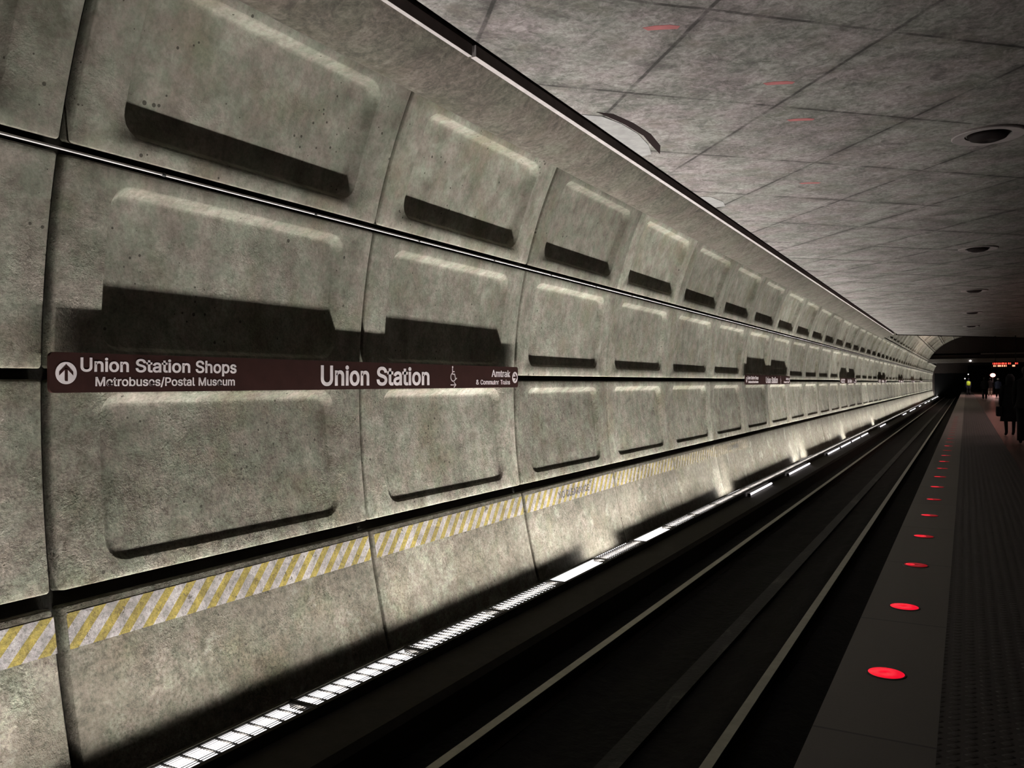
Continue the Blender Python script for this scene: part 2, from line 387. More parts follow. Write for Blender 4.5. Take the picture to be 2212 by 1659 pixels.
def rrect(y0, y1, s0, s1, r, nc, ns):
    P = []
    cs = [((y0+r, s0+r), math.pi), ((y1-r, s0+r), 1.5*math.pi), ((y1-r, s1-r), 0), ((y0+r, s1-r), .5*math.pi)]
    cor = [[(c[0]+r*math.cos(a+.5*math.pi*i/nc), c[1]+r*math.sin(a+.5*math.pi*i/nc)) for i in range(nc+1)] for c, a in cs]
    for k in range(4):
        P += cor[k]
        a, b = np.array(cor[k][-1]), np.array(cor[(k+1) % 4][0])
        P += [tuple(a+(b-a)*i/ns) for i in range(1, ns)]
    return np.array(P)
VV, FF, TT, ST = [], [], [], []
nv = 0
def panel(y0, y1, row, far=False, wid=None):
    global nv
    s0, s1, r0, r1 = RS[row]
    nc, ns = (2, 3) if far else (5, 7)
    R = []
    def add(ya, yb, sa, sb, r, d): R.append((rrect(ya, yb, sa, sb, max(r, .001), nc, ns), d))
    add(y0, y1, s0, s1, .02, .11); add(y0, y1, s0, s1, .02, .010); add(y0+.003, y1-.003, s0+.003, s1-.003, .02, .003); add(y0+.010, y1-.010, s0+.010, s1-.010, .02, 0)
    if r0 is not None:
        a, b = y0+.29, y1-.335
        if not far:
            A = rrect(y0+.01, y1-.01, s0+.01, s1-.01, .02, nc, ns); B = rrect(a, b, r0, r1, .145, nc, ns)
            for t in (.5,): R.append((A*(1-t)+B*t, 0))
        add(a, b, r0, r1, .145, 0)
        dp = {'C': (.016, .080), 'B': (.037, .072), 'A': (.082, .088)}.get(row, (.055, .055))
        steps = [(.006, .03), (.016, .12), (.060, .88), (.075, .97), (.092, 1.)] if not far else [(.010, .05), (.062, .92), (.085, 1.)]
        for ins, q in steps:
            add(a+ins*.36, b-ins*.48, r0+ins*.34, r1-ins, .145-ins*.4, 0)
            P_ = R[-1][0]; R[-1] = (P_, (dp[0]+(dp[1]-dp[0])*np.clip((P_[:, 1]-r0)/(r1-r0), 0, 1))*q)
        last, dd = R[-1]
    else:
        last, dd = R[-1]
    c = last.mean(0)
    dm = float(np.mean(dd))
    for t in ((.75, .5, .25, .06) if not far else (.5, .1)): R.append((c+(last-c)*t, dm+(dd-dm)*t))
    n = len(R[0][0])
    for P, d in R:
        x, z = prof(P[:, 1], d); VV.append(np.stack([x, P[:, 0], z], 1))
    for j in range(len(R)-1):
        for i in range(n):
            i2 = (i+1) % n; FF.append((nv+j*n+i, nv+j*n+i2, nv+(j+1)*n+i2, nv+(j+1)*n+i))
    FF.append(tuple(nv+(len(R)-1)*n+i for i in range(n)))
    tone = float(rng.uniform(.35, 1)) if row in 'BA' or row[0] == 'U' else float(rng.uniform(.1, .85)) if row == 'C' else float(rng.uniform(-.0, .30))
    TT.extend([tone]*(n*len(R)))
    stn = {'D': .95, 'C': .62, 'B': .25, 'A': .1}.get(row, .4)
    ST.extend([stn]*(n*len(R)))
    nv += n*len(R)
for k in range(-3, NCOL):
    ya = jy(k)+JG.get(k, .006); yb = jy(k+1)-JG.get(k+1, .006)
    far = k > 9
    for r in ('D', 'C', 'B', 'A') + (('U0', 'U1', 'U2', 'U3') if 14 <= k <= 38 else ()):
        if r == 'A' or True: panel(ya, yb, r, far)
me = bpy.data.meshes.new('wall_left'); me.from_pydata(np.concatenate(VV).tolist(), [], FF); me.update()
for nm, dat in (('tone', TT), ('stain', ST)):
    a = me.attributes.new(nm, 'FLOAT', 'POINT'); a.data.foreach_set('value', np.array(dat, dtype=np.float32))
wall = obj('wall_left', me, M['wall'], smooth=True); tag(wall, kind='structure')
for p in (): pass
# backing behind the joints
ss = np.linspace(0, CS[-1]*.999, 60); bk = MB(); n0 = len(ss)
ys = [-8, 20, 50, 80, 112, 149]
for y in ys:
    x, z = prof(ss, .115); bk.v += [(float(a), y, float(b)) for a, b in zip(x, z)]
for j in range(len(ys)-1):
    for i in range(n0-1): bk.f.append((j*n0+i, j*n0+i+1, (j+1)*n0+i+1, (j+1)*n0+i))
backing = bk.build('wall_backing', M['groove'], wall, True)
backing['label'] = 'dark joint floor behind the concrete coffers'

# hazard bands painted on the lowest row, one per bay, fading with distance
for k in range(-1, 6):
    y0, y1 = jy(k)+.045, jy(k+1)-.03
    s0, s1 = s_of_z(-1.505), s_of_z(-1.305)
    mb = MB(); ny, nn = 12, 4
    for i in range(ny+1):
        y = y0+(y1-y0)*i/ny
        for j in range(nn+1):
            x, z = prof(s0+(s1-s0)*j/nn, -.0025); mb.v.append((float(x), y, float(z)))
    for i in range(ny):
        for j in range(nn): a = i*(nn+1)+j; mb.f.append((a, a+1, a+nn+2, a+nn+1))
    o = mb.build('hazard_band', M['hatch'], wall, True)
    at = o.data.attributes.new('wear', 'FLOAT', 'POINT')
    wv = {-1: .03, 0: .03, 1: .14, 2: .34, 3: .48, 4: .56, 5: .72}[k]
    vals = [wv + (.25*max(0, (v[1]-7.2)/1.3) if k == 1 else 0) for v in mb.v]
    at.data.foreach_set('value', np.array(vals, dtype=np.float32))
    o['label'] = 'yellow and white hazard stripes' + (' badly faded' if wv > .5 else '')

# ------------------------------------------------------------------ lettering
FONT = None
try:
    FONT = bpy.data.fonts.load(os.path.join(bpy.utils.system_resource('DATAFILES'), 'fonts', 'Inter.woff2'))
except Exception: FONT = None
CAPF = {}
def _cap(off):
    cu = bpy.data.curves.new('t', 'FONT'); cu.body = 'H'; cu.size = 1; cu.offset = off
    if FONT: cu.font = FONT
    o = bpy.data.objects.new('t', cu); COL.objects.link(o); dg = bpy.context.evaluated_depsgraph_get(); dg.update()
    me = bpy.data.meshes.new_from_object(o.evaluated_get(dg)); bpy.data.objects.remove(o)
    return max(q.co.y for q in me.vertices)
def text_mesh(s, width, cap, off=.022, sp=1.0):
    """flat lettering mesh: x 0..width, baseline 0, capital height CAP"""
    cu = bpy.data.curves.new('t', 'FONT'); cu.body = s; cu.size = 1; cu.offset = off; cu.space_character = sp; cu.resolution_u = 5
    if FONT: cu.font = FONT
    cu.extrude = 0.02
    o = bpy.data.objects.new('t', cu); COL.objects.link(o)
    dg = bpy.context.evaluated_depsgraph_get(); dg.update()
    me = bpy.data.meshes.new_from_object(o.evaluated_get(dg))
    bpy.data.objects.remove(o); 
    v = np.array([q.co[:] for q in me.vertices]); 
    # capital height of the font
    x0, x1 = v[:, 0].min(), v[:, 0].max()
    capf = CAPF[off] if off in CAPF else CAPF.setdefault(off, _cap(off))
    v[:, 0] = (v[:, 0]-x0)*width/(x1-x0); v[:, 1] = v[:, 1]*cap/capf; v[:, 2] *= .1
    me.vertices.foreach_set('co', v.ravel().astype(np.float32)); me.update()
    return me
def place_on_sign(me, xf, y, z, thick=.0015):
    """text plane (x right, y up) onto a plane facing +x : right = +y, up = +z"""
    v = np.array([q.co[:] for q in me.vertices]); t = np.clip(v[:, 2]/.002, -1, 1)
    w_ = np.stack([xf+thick*.5*(t+1), y+v[:, 0], z+v[:, 1]], 1)
    me.vertices.foreach_set('co', w_.ravel().astype(np.float32)); me.update(); return me
def poly2d(polys, xf, thick=.0015):
    """extruded 2D polygons given in (y,z) on plane x=xf"""
    bm = bmesh.new()
    for P in polys:
        vs = [bm.verts.new((xf, a, b)) for a, b in P]; f = bm.faces.new(vs)
        r = bmesh.ops.extrude_face_region(bm, geom=[f])
        for e in r['geom']:
            if isinstance(e, bmesh.types.BMVert): e.co.x += thick
    bmesh.ops.recalc_face_normals(bm, faces=bm.faces)
    me = bpy.data.meshes.new('symbol'); bm.to_mesh(me); bm.free(); return me
def disc(cy, cz, r, n=40): return [(cy+r*math.cos(2*math.pi*i/n), cz+r*math.sin(2*math.pi*i/n)) for i in range(n)]
def stroke(pts, wd):
    out = []
    for (a, b), (c, d) in zip(pts[:-1], pts[1:]):
        l = math.hypot(c-a, d-b)+1e-9; nx, ny = -(d-b)/l*wd/2, (c-a)/l*wd/2
        ex, ey = (c-a)/l*wd*.3, (d-b)/l*wd*.3
        out.append([(a+nx-ex, b+ny-ey), (a-nx-ex, b-ny-ey), (c-nx+ex, d-ny+ey), (c+nx+ex, d+ny+ey)])
    return out
def arrow(cy, cz, r, up):
    """arrow polygons inside a disc"""
    P = [[(-.14, -.72), (.14, -.72), (.14, .45), (-.14, .45)],
         [(0, .78), (-.66, .12), (-.66, -.22), (0, .42)], [(0, .78), (0, .42), (.66, -.22), (.66, .12)]]
    out = []
    for p in P:
        q = [(x*r, y*r) if up else (y*r, -x*r) for x, y in p]; out.append([(cy+a, cz+b) for a, b in q])
    return out

def station_sign(y0, label, near=True):
    """brown strip sign, 5.56 m long, face at x=-4.52"""
    zb, zt, ln, xf = -.045, .187, 5.557, -4.52
    root = empty('station_name_sign', (xf-.03, y0, zb), label, 'sign', 'brown station name signs along the wall')
    r = .03; y1 = y0+ln
    sec = []
    for (cy, cz, a0) in ((y1-r, zt-r, 0), (y0+r, zt-r, 90), (y0+r, zb+r, 180), (y1-r, zb+r, 270)):
        sec += [(cy+r*math.cos(math.radians(a0+i*15)), cz+r*math.sin(math.radians(a0+i*15))) for i in range(7)]
    me = poly2d([sec], xf-.022, .022); me.name = 'sign_panel'
    o = obj('sign_panel', me, M['sign'], root)
    fx = xf+.0002
    def T(s, a, b, cap, base, off=.022):
        obj('lettering', place_on_sign(text_mesh(s, b-a, cap, off), fx, a+y0-2.837, base), M['letter'], root)
    for w_, a, b, cap, base, off in (('Union', 3.023, 3.340, .080, .080, .017), ('Station', 3.388, 3.800, .080, .080, .017), ('Shops', 3.845, 4.198, .080, .080, .017),
            ('Metrobuses/Postal', 3.117, 3.838, .054, -.007, .013), ('Museum', 3.869, 4.182, .054, -.007, .013),
            ('Union', 5.071, 5.682, .158, -.008, .020), ('Station', 5.786, 6.597, .158, -.008, .020),
            ('Amtrak', 7.790, 8.208, .075, .073, .010), ('&', 7.465, 7.522, .050, -.010, .008), ('Commuter', 7.554, 7.943, .050, -.010, .008), ('Trains', 7.985, 8.200, .050, -.010, .008)):
        T(w_, a, b, cap, base, off)
    dy = y0-2.837
    for cy, up in ((2.935+dy, True), (8.318+dy, False)):
        d_ = obj('arrow_disc', poly2d([disc(cy, .068, .064)], fx), M['letter'], root)
        obj('arrow', poly2d(arrow(cy, .068, .064, up), fx+.0016, .0008), M['sign'], root)
    c = 7.015+dy
    P = stroke([(c-.008, .150), (c-.008, .095), (c+.03, .095), (c+.048, .045), (c+.068, .054)], .010)
    P += stroke([(c-.008, .120), (c+.025, .120)], .009)
    P += [disc(c-.006, .166, .011, 16)]
    arc = [(c+.004+.044*math.cos(math.radians(a)), .066+.042*math.sin(math.radians(a))) for a in range(120, 341, 20)]
    P += stroke(arc, .010)
    obj('accessibility_symbol', poly2d(P, fx), M['letter'], root)
    P = stroke([(c-.04, -.013), (c+.052, -.013)], .009)+stroke([(c+.02, .012), (c+.054, -.013), (c+.02, -.036)], .009)
    obj('arrow', poly2d(P, fx), M['letter'], root)
    for q in range(4):
        yy = y0+.45+q*(ln-.9)/3
        mb = MB().box(-4.665, xf-.02, yy-.02, yy+.02, .04, .08); mb.build('bracket', M['bracket'], root)
    return root
names_s = ['brown strip sign with white lettering nearest on the wall', 'second brown station sign from the camera', 'third brown station sign along the wall',
           'fourth brown station sign, a small dark strip', 'fifth brown station sign far down the wall', 'sixth brown station sign far down the wall', 'seventh brown station sign near the tunnel end']
for i, lb in enumerate(names_s): station_sign(2.837+i*6*L, lb)

# stencil NO CLEARANCE on the hazard band
def stencil(yc, z=-1.405, wdt=.95):
    me = text_mesh('NO CLEARANCE', wdt, .085, .012); v = np.array([q.co[:] for q in me.vertices])
    s0 = s_of_z(z-.045); ang = .0
    x, zz = prof(s0+v[:, 1], -.0045)
    w_ = np.stack([x+np.where(v[:, 2] > 0, .0006, 0), yc-wdt/2+v[:, 0], zz], 1)
    me.vertices.foreach_set('co', w_.ravel().astype(np.float32)); me.update()
    o = obj('stencil_lettering', me, M['stencil'], wall); o['label'] = 'black NO CLEARANCE stencil'
stencil(9.87); stencil(9.87+3*L, wdt=.95)

# conduit in the upper groove with its couplings
xg, zg = prof(s_of_z(1.325), .010)
conduit = empty('conduit', (float(xg), 0, float(zg)), 'bright metal conduit running in the upper wall joint', 'pipe')
mb = MB(); mb.cyl((xg, -8, zg), (xg, Y_END, zg), .0085, 12); mb.build('pipe', M['pipe'], conduit, True)
for q in range(-4, 40):
    y = 3.54+1.395*q
    MB().cyl((xg, y-.012, zg), (xg, y+.012, zg), .013, 12).build('coupling', M['bracket'], conduit, True)

# ------------------------------------------------------------------ mezzanine: ceiling, cove, slot
ZC = 2.6; A_SL = 1.2
def yend(x): return 49.5+(x+3.37)*A_SL
mb = MB()
xs = np.linspace(-3.26, 9.5, 20)
for z in (ZC, ZC+.55):
    for x in xs: mb.v.append((float(x), -8, z))
    for x in xs: mb.v.append((float(x), float(yend(x)), z))
k = len(xs)
for i in range(k-1):
    mb.f.append((i, i+k, i+1+k, i+1)); mb.f.append((2*k+i, 2*k+i+1, 3*k+i+1, 3*k+i)); mb.f.append((k+i, 3*k+i, 3*k+i+1, k+i+1)); mb.f.append((i, i+1, 2*k+i+1, 2*k+i))
mb.f.append((0, 2*k, 3*k, k)); mb.f.append((k-1, 2*k-1, 4*k-1, 3*k-1))
ceiling = mb.build('ceiling', M['ceil']); tag(ceiling, kind='structure')
# dark trim along the far edge
p0, p1 = Vector((-3.26, yend(-3.26), ZC)), Vector((9.5, yend(9.5), ZC))
mb = MB(); d = (p1-p0).normalized(); nn = Vector((-d.y, d.x, 0))
a = len(mb.v)
for p in (p0, p1):
    for u_, z_ in ((0.02, -.035), (.12, -.035), (.12, .5), (.02, .5)): mb.v.append(tuple(p+nn*u_+Vector((0, 0, z_))))
mb.f += [(0, 1, 5, 4), (1, 2, 6, 5), (2, 3, 7, 6), (3, 0, 4, 7), (0, 3, 2, 1), (4, 5, 6, 7)]
tag(mb.build('trim_1', M['slot']), kind='structure')
# slot roof between cove and ceiling
tag(MB().box(-3.42, -3.262, -8, 49.4, ZC+.12, ZC+.3).build('trim_2', M['slot']), kind='structure')
# cove: the rounded parapet underside beside the vault
sec = [(-3.44, 2.60), (-3.47, 2.575), (-3.52, 2.542), (-3.58, 2.508), (-3.65, 2.476), (-3.72, 2.449), (-3.79, 2.428), (-3.86, 2.413), (-3.92, 2.405), (-3.97, 2.402), (-3.995, 2.408)]
sec2 = sec+[(-4.0, 2.43), (-3.985, 2.62), (-3.96, 2.75), (-3.44, 2.75)]
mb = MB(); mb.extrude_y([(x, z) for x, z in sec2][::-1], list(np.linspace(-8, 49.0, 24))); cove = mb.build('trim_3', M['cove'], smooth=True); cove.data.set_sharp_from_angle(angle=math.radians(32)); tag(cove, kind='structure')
tag(MB().box(-3.445, -3.394, 5.62, 49.2, 2.588, 2.68).box(-3.462, -3.418, -8, 5.60, 2.588, 2.68).build('trim_4', M['fascia']), kind='structure')
# patches and paint marks on the ceiling
def flat_patch(name, pts, z, m, parent, t=.004):
    bm = bmesh.new(); vs = [bm.verts.new((x, y, z)) for x, y in pts]; f = bm.faces.new(vs); r = bmesh.ops.extrude_face_region(bm, geom=[f])
    for e in r['geom']:
        if isinstance(e, bmesh.types.BMVert): e.co.z -= t
    bmesh.ops.recalc_face_normals(bm, faces=bm.faces); me = bpy.data.meshes.new(name); bm.to_mesh(me); bm.free()
    return obj(name, me, m, parent)
flat_patch('plaster_patch', [(-3.25, 7.35), (-3.10, 7.50), (-3.02, 7.8), (-2.99, 8.2), (-3.03, 8.65), (-3.12, 9.0), (-3.25, 9.05)], ZC, M['plaster'], ceiling, .006)
flat_patch('plaster_patch', [(-3.25, 11.4), (-3.12, 11.5), (-3.05, 11.9), (-3.1, 12.2), (-3.25, 12.2)], ZC, M['plaster'], ceiling, .005)
flat_patch('plaster_crack', [(-3.10, 7.36), (-2.98, 7.50), (-2.91, 7.85), (-2.88, 8.3), (-2.93, 8.75), (-3.04, 9.06), (-3.01, 8.7), (-2.965, 8.3), (-3.0, 7.85), (-3.06, 7.52)], ZC, M['slot'], ceiling, .003)
for cx, cy in ((-1.42, 7.38), (-1.43, 8.52), (-1.78, 11.3), (-1.95, 5.8)):
    flat_patch('paint_mark', [(cx-.12, cy-.02), (cx-.03, cy-.01), (cx+.07, cy+.03), (cx+.13, cy+.085), (cx+.10, cy+.125), (cx+.01, cy+.085), (cx-.10, cy+.045)], ZC, M['redpaint'], ceiling, .002)
# unlit round downlights
DL = ['nearest round unlit ceiling lamp, showing its pale ring', 'second round unlit ceiling lamp from the camera', 'third round unlit ceiling lamp from the camera', 'fourth round unlit ceiling lamp from the camera', 'farthest round unlit ceiling lamp before the ceiling edge']
for i in range(5):
    cx, cy = .21, 10.04+8.45*i
    root = empty('ceiling_lamp', (cx, cy, ZC), DL[i], 'ceiling lamp', 'round unlit ceiling lamps')
    MB().ring([(.22, -.012), (.335, -.028), (.345, -.020), (.345, .0), (.22, .0)], (cx, cy, ZC), 48).build('ring', M['lampring'], root, False)
    mb = MB(); mb.ring([(.001, -.075), (.10, -.07), (.17, -.045), (.20, -.005), (.001, -.005)], (cx, cy, ZC), 40).build('lens', M['lampdark'], root, True)

# ------------------------------------------------------------------ trough lights by the wall
XL, XR, ZG = -4.105, -3.885, -2.20
PITCH = 1.33; YS0 = 4.30
def trough_mesh(kind):
    """meshes in local y 0..PITCH"""
    hs = MB(); e = .008
    lip = -2.198
    lip = {'coarse': -2.186, 'fine': -2.193, 'bare': -2.197, 'mesh': -2.195, 'open': -2.26}[kind]
    hs.box(XL-.03, XL, e, PITCH-e, -2.42, lip)
    hs.box(XR, XR+.03, e, PITCH-e, -2.42, -2.19); hs.box(XL, XR, e, PITCH-e, -2.42, -2.40)
    hs.box(XL, XR, e, .022, -2.40, -2.205); hs.box(XL, XR, PITCH-.022, PITCH-e, -2.40, -2.205)
    df = MB(); df.box(-4.175 if kind == 'open' else -4.09, -3.925, .03, PITCH-.03, -2.245, -2.235)
    if kind != 'open': df.box(-4.103, -4.096, .03, PITCH-.03, -2.245, -2.206)
    g = MB()
    nx = 9; dx = (XR-XL)/nx
    th = {'coarse': .0024, 'fine': .003, 'bare': .0014, 'open': .0022, 'mesh': .0035}[kind]
    for i in range(1, nx): g.box(XL+dx*i-th, XL+dx*i+th, .022, PITCH-.022, ZG-.0035, ZG)
    cr = {'coarse': .132, 'fine': .074, 'bare': 9, 'open': .066, 'mesh': .09}[kind]
    y = cr
    while y < PITCH-.03:
        g.box(XL, XR, y-.005, y+.005, ZG-.008, ZG+.003); y += cr
    if kind != 'open': g.box(XL, XL+.006, .01, PITCH-.01, ZG-.012, ZG+.002)
    g.box(XR-.006, XR, .01, PITCH-.01, ZG-.012, ZG+.002)
    g.box(XL, XR, .004, .034, ZG-.012, ZG+.003); g.box(XL, XR, PITCH-.034, PITCH-.004, ZG-.012, ZG+.003)
    return hs, df, g
TM = {}
for kd in ('coarse', 'fine', 'bare', 'open', 'mesh'):
    hs, df, g = trough_mesh(kd); out = []
    for nm, mb_, mt in (('housing', hs, M['trough']), ('diffuser', df, M['diff']), ('grille', g, M['grille'])):
        me = mb_.mesh(nm); me.materials.append(mt); out.append((nm, me))
    TM[kd] = out
LD = bpy.data.lights.new('trough_lamp', 'AREA'); LD.shape = 'RECTANGLE'; LD.size = .07; LD.size_y = PITCH-.06; LD.energy = TROUGH_W; LD.spread = math.radians(128); LD.color = (1, .96, .925)
LD_OPEN = LD.copy(); LD_OPEN.energy = 13; LD_OPEN.spread = math.pi; LD_OPEN.size = .04; LD_OPEN.size_y = 1.0
LD_OLD = LD.copy(); LD_OLD.energy = TROUGH_W*.62
ORD = ['nearest', 'second', 'third', 'fourth', 'fifth', 'sixth', 'seventh', 'eighth', 'ninth', 'tenth', 'eleventh', 'twelfth', 'thirteenth', 'fourteenth']
kinds = {0: 'coarse', 1: 'coarse', 2: 'fine', 3: 'fine', 4: 'bare', 5: 'open', 6: 'bare', 7: 'mesh', 8: 'mesh', 9: 'mesh'}
look = {'coarse': 'wide barred grille', 'fine': 'close barred grille', 'bare': 'lengthwise bars only', 'open': 'cover gap lighting the wall foot', 'mesh': 'fine mesh grille'}
tilt = math.radians(13)
nseg = int((Y_END-YS0)/PITCH)+2
for i in range(-4, nseg):
    idx = i+1
    kd = kinds.get(idx, 'open' if idx in (10, 16, 17, 24, 33) else 'mesh')
    if idx < 0: kd = 'coarse'
    y = YS0+PITCH*i
    if 0 <= idx < 14: lb = '%s wall washer light beside the track from the camera, %s' % (ORD[idx], look[kd])
    elif idx < 0: lb = 'wall washer light beside the track behind the nearest one'
    else: lb = 'small distant wall washer light in the long bright row'
    root = empty('wall_washer_light', (-4.0, y, -2.4), lb, 'light', 'lights in the trough along the wall' if 0 <= idx < 14 else ('distant trough lights' if idx > 0 else 'trough lights outside the view'))
    for nm, me in TM[kd]:
        o = bpy.data.objects.new(nm, me); COL.objects.link(o); o.location = (0, y, 0); o.parent = root; o.matrix_parent_inverse = root.matrix_world.inverted()
    lo = bpy.data.objects.new('lamp', LD_OLD if idx <= 1 else LD); COL.objects.link(lo)
    z = Vector((math.sin(tilt), 0, -math.cos(tilt))); yy = Vector((0, 1, 0)); x = yy.cross(z).normalized()
    Mx = Matrix((x, yy, z)).transposed().to_4x4(); Mx.translation = Vector((-3.99, y+PITCH/2, -2.224)); lo.matrix_world = Mx
    lo.parent = root; lo.matrix_parent_inverse = root.matrix_world.inverted()
    if kd == 'open':
        lo = bpy.data.objects.new('lamp', LD_OPEN); COL.objects.link(lo); z = Vector((math.sin(math.radians(40)), 0, -math.cos(math.radians(40)))); x = yy.cross(z).normalized()
        Mx = Matrix((x, yy, z)).transposed().to_4x4(); Mx.translation = Vector((-4.14, y+PITCH/2, -2.222)); lo.matrix_world = Mx
        lo.parent = root; lo.matrix_parent_inverse = root.matrix_world.inverted()
# bare tubes on the track side of the trough
tb = [(16.7, 18.9), (20.8, 24.0), (27.2, 30.1), (30.3, 33.2), (33.4, 36.3), (36.5, 39.4), (45, 48.5), (62, 66), (70, 74), (74.3, 78.3), (84, 88), (96, 101), (104, 110), (116, 124), (126, 134), (136, 144)]
for i, (a, b) in enumerate(tb):
    o = empty('tube_lamp', (-3.79, a, -2.26), '%s bare tube lamp on the track side of the trough' % (ORD[i] if i < 6 else 'distant'), 'lamp', 'bare tubes beside the trough' if i < 6 else 'distant bare tubes')
    MB().cyl((-3.79, a+.03, -2.235), (-3.79, b-.03, -2.235), .019, 10).build('tube', M['tube'], o, True)
    mb = MB(); mb.box(-3.82, -3.76, a, a+.035, -2.27, -2.205); mb.box(-3.82, -3.76, b-.035, b, -2.27, -2.205); mb.build('holder', M['casing'], o)

# ------------------------------------------------------------------ track bed, rails, platform
curb = MB().extrude_y([(-3.845, -2.27), (-4.5, -2.27-.12), (-4.5, -2.7), (-3.40, -2.7), (-3.40, -2.34), (-3.44, -2.29)][::-1], [-8, 60, 149]).build('trim_5', M['trough']); tag(curb, kind='structure')
# keep the curb below the trough housings
tb_ = MB(); nx_, ny_ = 30, 220
xs = np.linspace(-3.42, -.60, nx_); ysb = np.concatenate([np.linspace(-8, 30, 160), np.linspace(31, 149, 60)])
for yv in ysb:
    for xv in xs:
        h = -2.585
        for rx in (-2.93, -1.43):
            if abs(xv-rx) < .26: h = -2.545
        tb_.v.append((float(xv), float(yv), h+float(rng.normal(0, .006))))
for j in range(len(ysb)-1):
    for i in range(nx_-1): a = j*nx_+i; tb_.f.append((a, a+1, a+nx_+1, a+nx_))
bed = tb_.build('floor_track_bed', M['bed'], smooth=True); tag(bed, kind='structure')
rail_sec = [(-.07, 0), (-.07, .010), (-.012, .028), (-.009, .095), (-.034, .112), (-.0375, .145), (-.032, .152), (.032, .152), (.0375, .145), (.034, .112), (.009, .095), (.012, .028), (.07, .010), (.07, 0)]
for rx, lb in ((-2.93, 'steel running rail on the wall side of the track'), (-1.43, 'steel running rail on the platform side of the track')):
    root = empty('rail', (rx, 0, -2.552), lb, 'rail')
    mb = MB(); mb.extrude_y([(rx+a, -2.552+b) for a, b in rail_sec][::-1], [-8, 20, 60, 110, 149]); mb.build('rail_body', M['rust'], root)
    MB().box(rx-.036, rx+.036, -8, 149, -2.402, -2.398).build('running_surface', M['rail'], root)
mb = MB(); mb.box(-2.17, -2.02, -8, 149, -2.60, -2.545)
tag(mb.build('cable_duct', M['dust']), 'dusty flat cable duct running between the two rails', 'duct')

tag(MB().box(-.545, -.10, -8, 131, -1.52, -1.38).build('trim_6', M['edge']), kind='structure')
tag(MB().box(-.10, .745, -8, 131, -1.52, -1.381).build('trim_7', M['tact']), kind='structure')
tag(MB().box(.745, 9.5, -8, 131, -1.52, -1.38).build('floor', M['tile']), kind='structure')
tag(MB().box(-.50, 9.5, -8, 131, -2.75, -1.52).build('wall_platform', M['far']), kind='structure')
# red edge lights
for i in range(26):
    y = 4.29+1.322*(i-0)
    on = i < 11 or i in (12, 14)
    lb = ('%s red light set in the granite platform edge' % ORD[i]) if i < 12 else 'faint distant red light in the platform edge'
    root = empty('platform_edge_light', (-.335, y, -1.38), lb, 'light', 'red lights in the platform edge' if i < 12 else 'faint far red edge lights')
    MB().ring([(.080, .0), (.080, .004), (.088, .003), (.090, .0)], (-.335, y, -1.38), 32).build('rim', M['bracket'], root)
    mb = MB(); mb.ring([(.0005, .0012), (.080, .0012), (.080, .003), (.04, .0042), (.0005, .0045)], (-.335, y, -1.38), 32)
    full = i < 2
    mb.build('lens', M['red'] if full else M['reddim'], root, True)
    if on and not full:
        q = (.052, -.026, .045, -.030, .034, -.036)[(i % 3)*2:(i % 3)*2+2]
        m2 = MB(); m2.ring([(.0005, .0046), (q[0]*.8, .0046), (q[0], .0040), (.0005, .0040)], (-.335+q[1], y, -1.38), 24); m2.build('led_cluster', M['red'], root, True)

# ------------------------------------------------------------------ far end
YW = 112.0
# arched end wall above the lintel
sa = np.linspace(s_of_z(2.75), CS[-1]*.995, 24); ax, az = prof(sa, .02)
pts = [(float(a), float(b)) for a, b in zip(ax, az)]+[(9.5, 5.6), (9.5, 2.75)]
mb = MB(); mb.extrude_y(pts[::-1], [YW, YW+.4]); tag(mb.build('wall_far', M['far']), kind='structure')
lin = MB().box(-4.2, 9.5, YW-.35, YW+.4, 2.28, 2.75).build('trim_8', M['band']); tag(lin, kind='structure')
mb = MB().box(-4.56, 9.5, Y_END-2, Y_END-1.5, 1.35, 3.2); mb.box(-4.56, -4.3, Y_END-2, Y_END-1.5, -2.4, 1.35); tag(mb.build('wall_tunnel_end', M['far']), kind='structure')
tag(MB().box(-6, 10, Y_END+1.0, Y_END+1.2, -3, 4).build('wall_tunnel_back', M['void']), kind='structure')
tag(MB().box(.2, 9.5, 131, 131.3, -3, 2.3).build('wall_platform_end', M['void']), kind='structure')
tag(MB().box(9.5, 9.8, -8, 149, -3, 6).build('wall_right', M['far']), kind='structure')
tag(MB().box(-5, 9.8, -8.4, -8, -3, 6).build('wall_back', M['far']), kind='structure')
tag(MB().box(-2.4, 9.8, 46, 131, 5.68, 5.8).build('ceiling_far', M['far']), kind='structure')
tag(MB().box(-4.7, 9.8, YW, Y_END+1, 3.2, 3.4).build('ceiling_tunnel', M['far']), kind='structure')
o = MB().box(1.5, 6.5, YW-.45, YW-.40, 3.22, 3.36).build('beam', M['band']); tag(o, 'thin pale horizontal rail across the dark far wall', 'beam')
o = empty('wall_lamp', (.45, YW-.4, 2.5), 'small bright white lamp on the far lintel', 'lamp')
MB().ring([(.001, .10), (.10, .07), (.14, 0), (.10, -.07), (.001, -.10)], (.45, YW-.50, 2.48), 16, False).build('bulb', M['whitelamp'], o, True)
MB().box(.35, .55, YW-.40, YW-.355, 2.38, 2.58).build('base', M['casing'], o)
o = empty('platform_lamp', (2.55, 104, -1.38), 'glowing pink lamp on a post far down the platform', 'lamp')
MB().ring([(.001, .22), (.18, .16), (.27, 0), (.18, -.16), (.001, -.22)], (2.55, 104, .72), 20, False).build('bulb', M['pinklamp'], o, True)
MB().cyl((2.55, 104, -1.38), (2.55, 104, .58), .05, 12).build('post', M['casing'], o, True)
o = empty('signal_lamp', (-.2, 118, 0), 'small white signal lamp high beside the tunnel mouth', 'lamp')
MB().ring([(.001, .08), (.08, 0), (.001, -.08)], (.25, 118, .95), 12, False).build('bulb', M['whitelamp'], o, True)
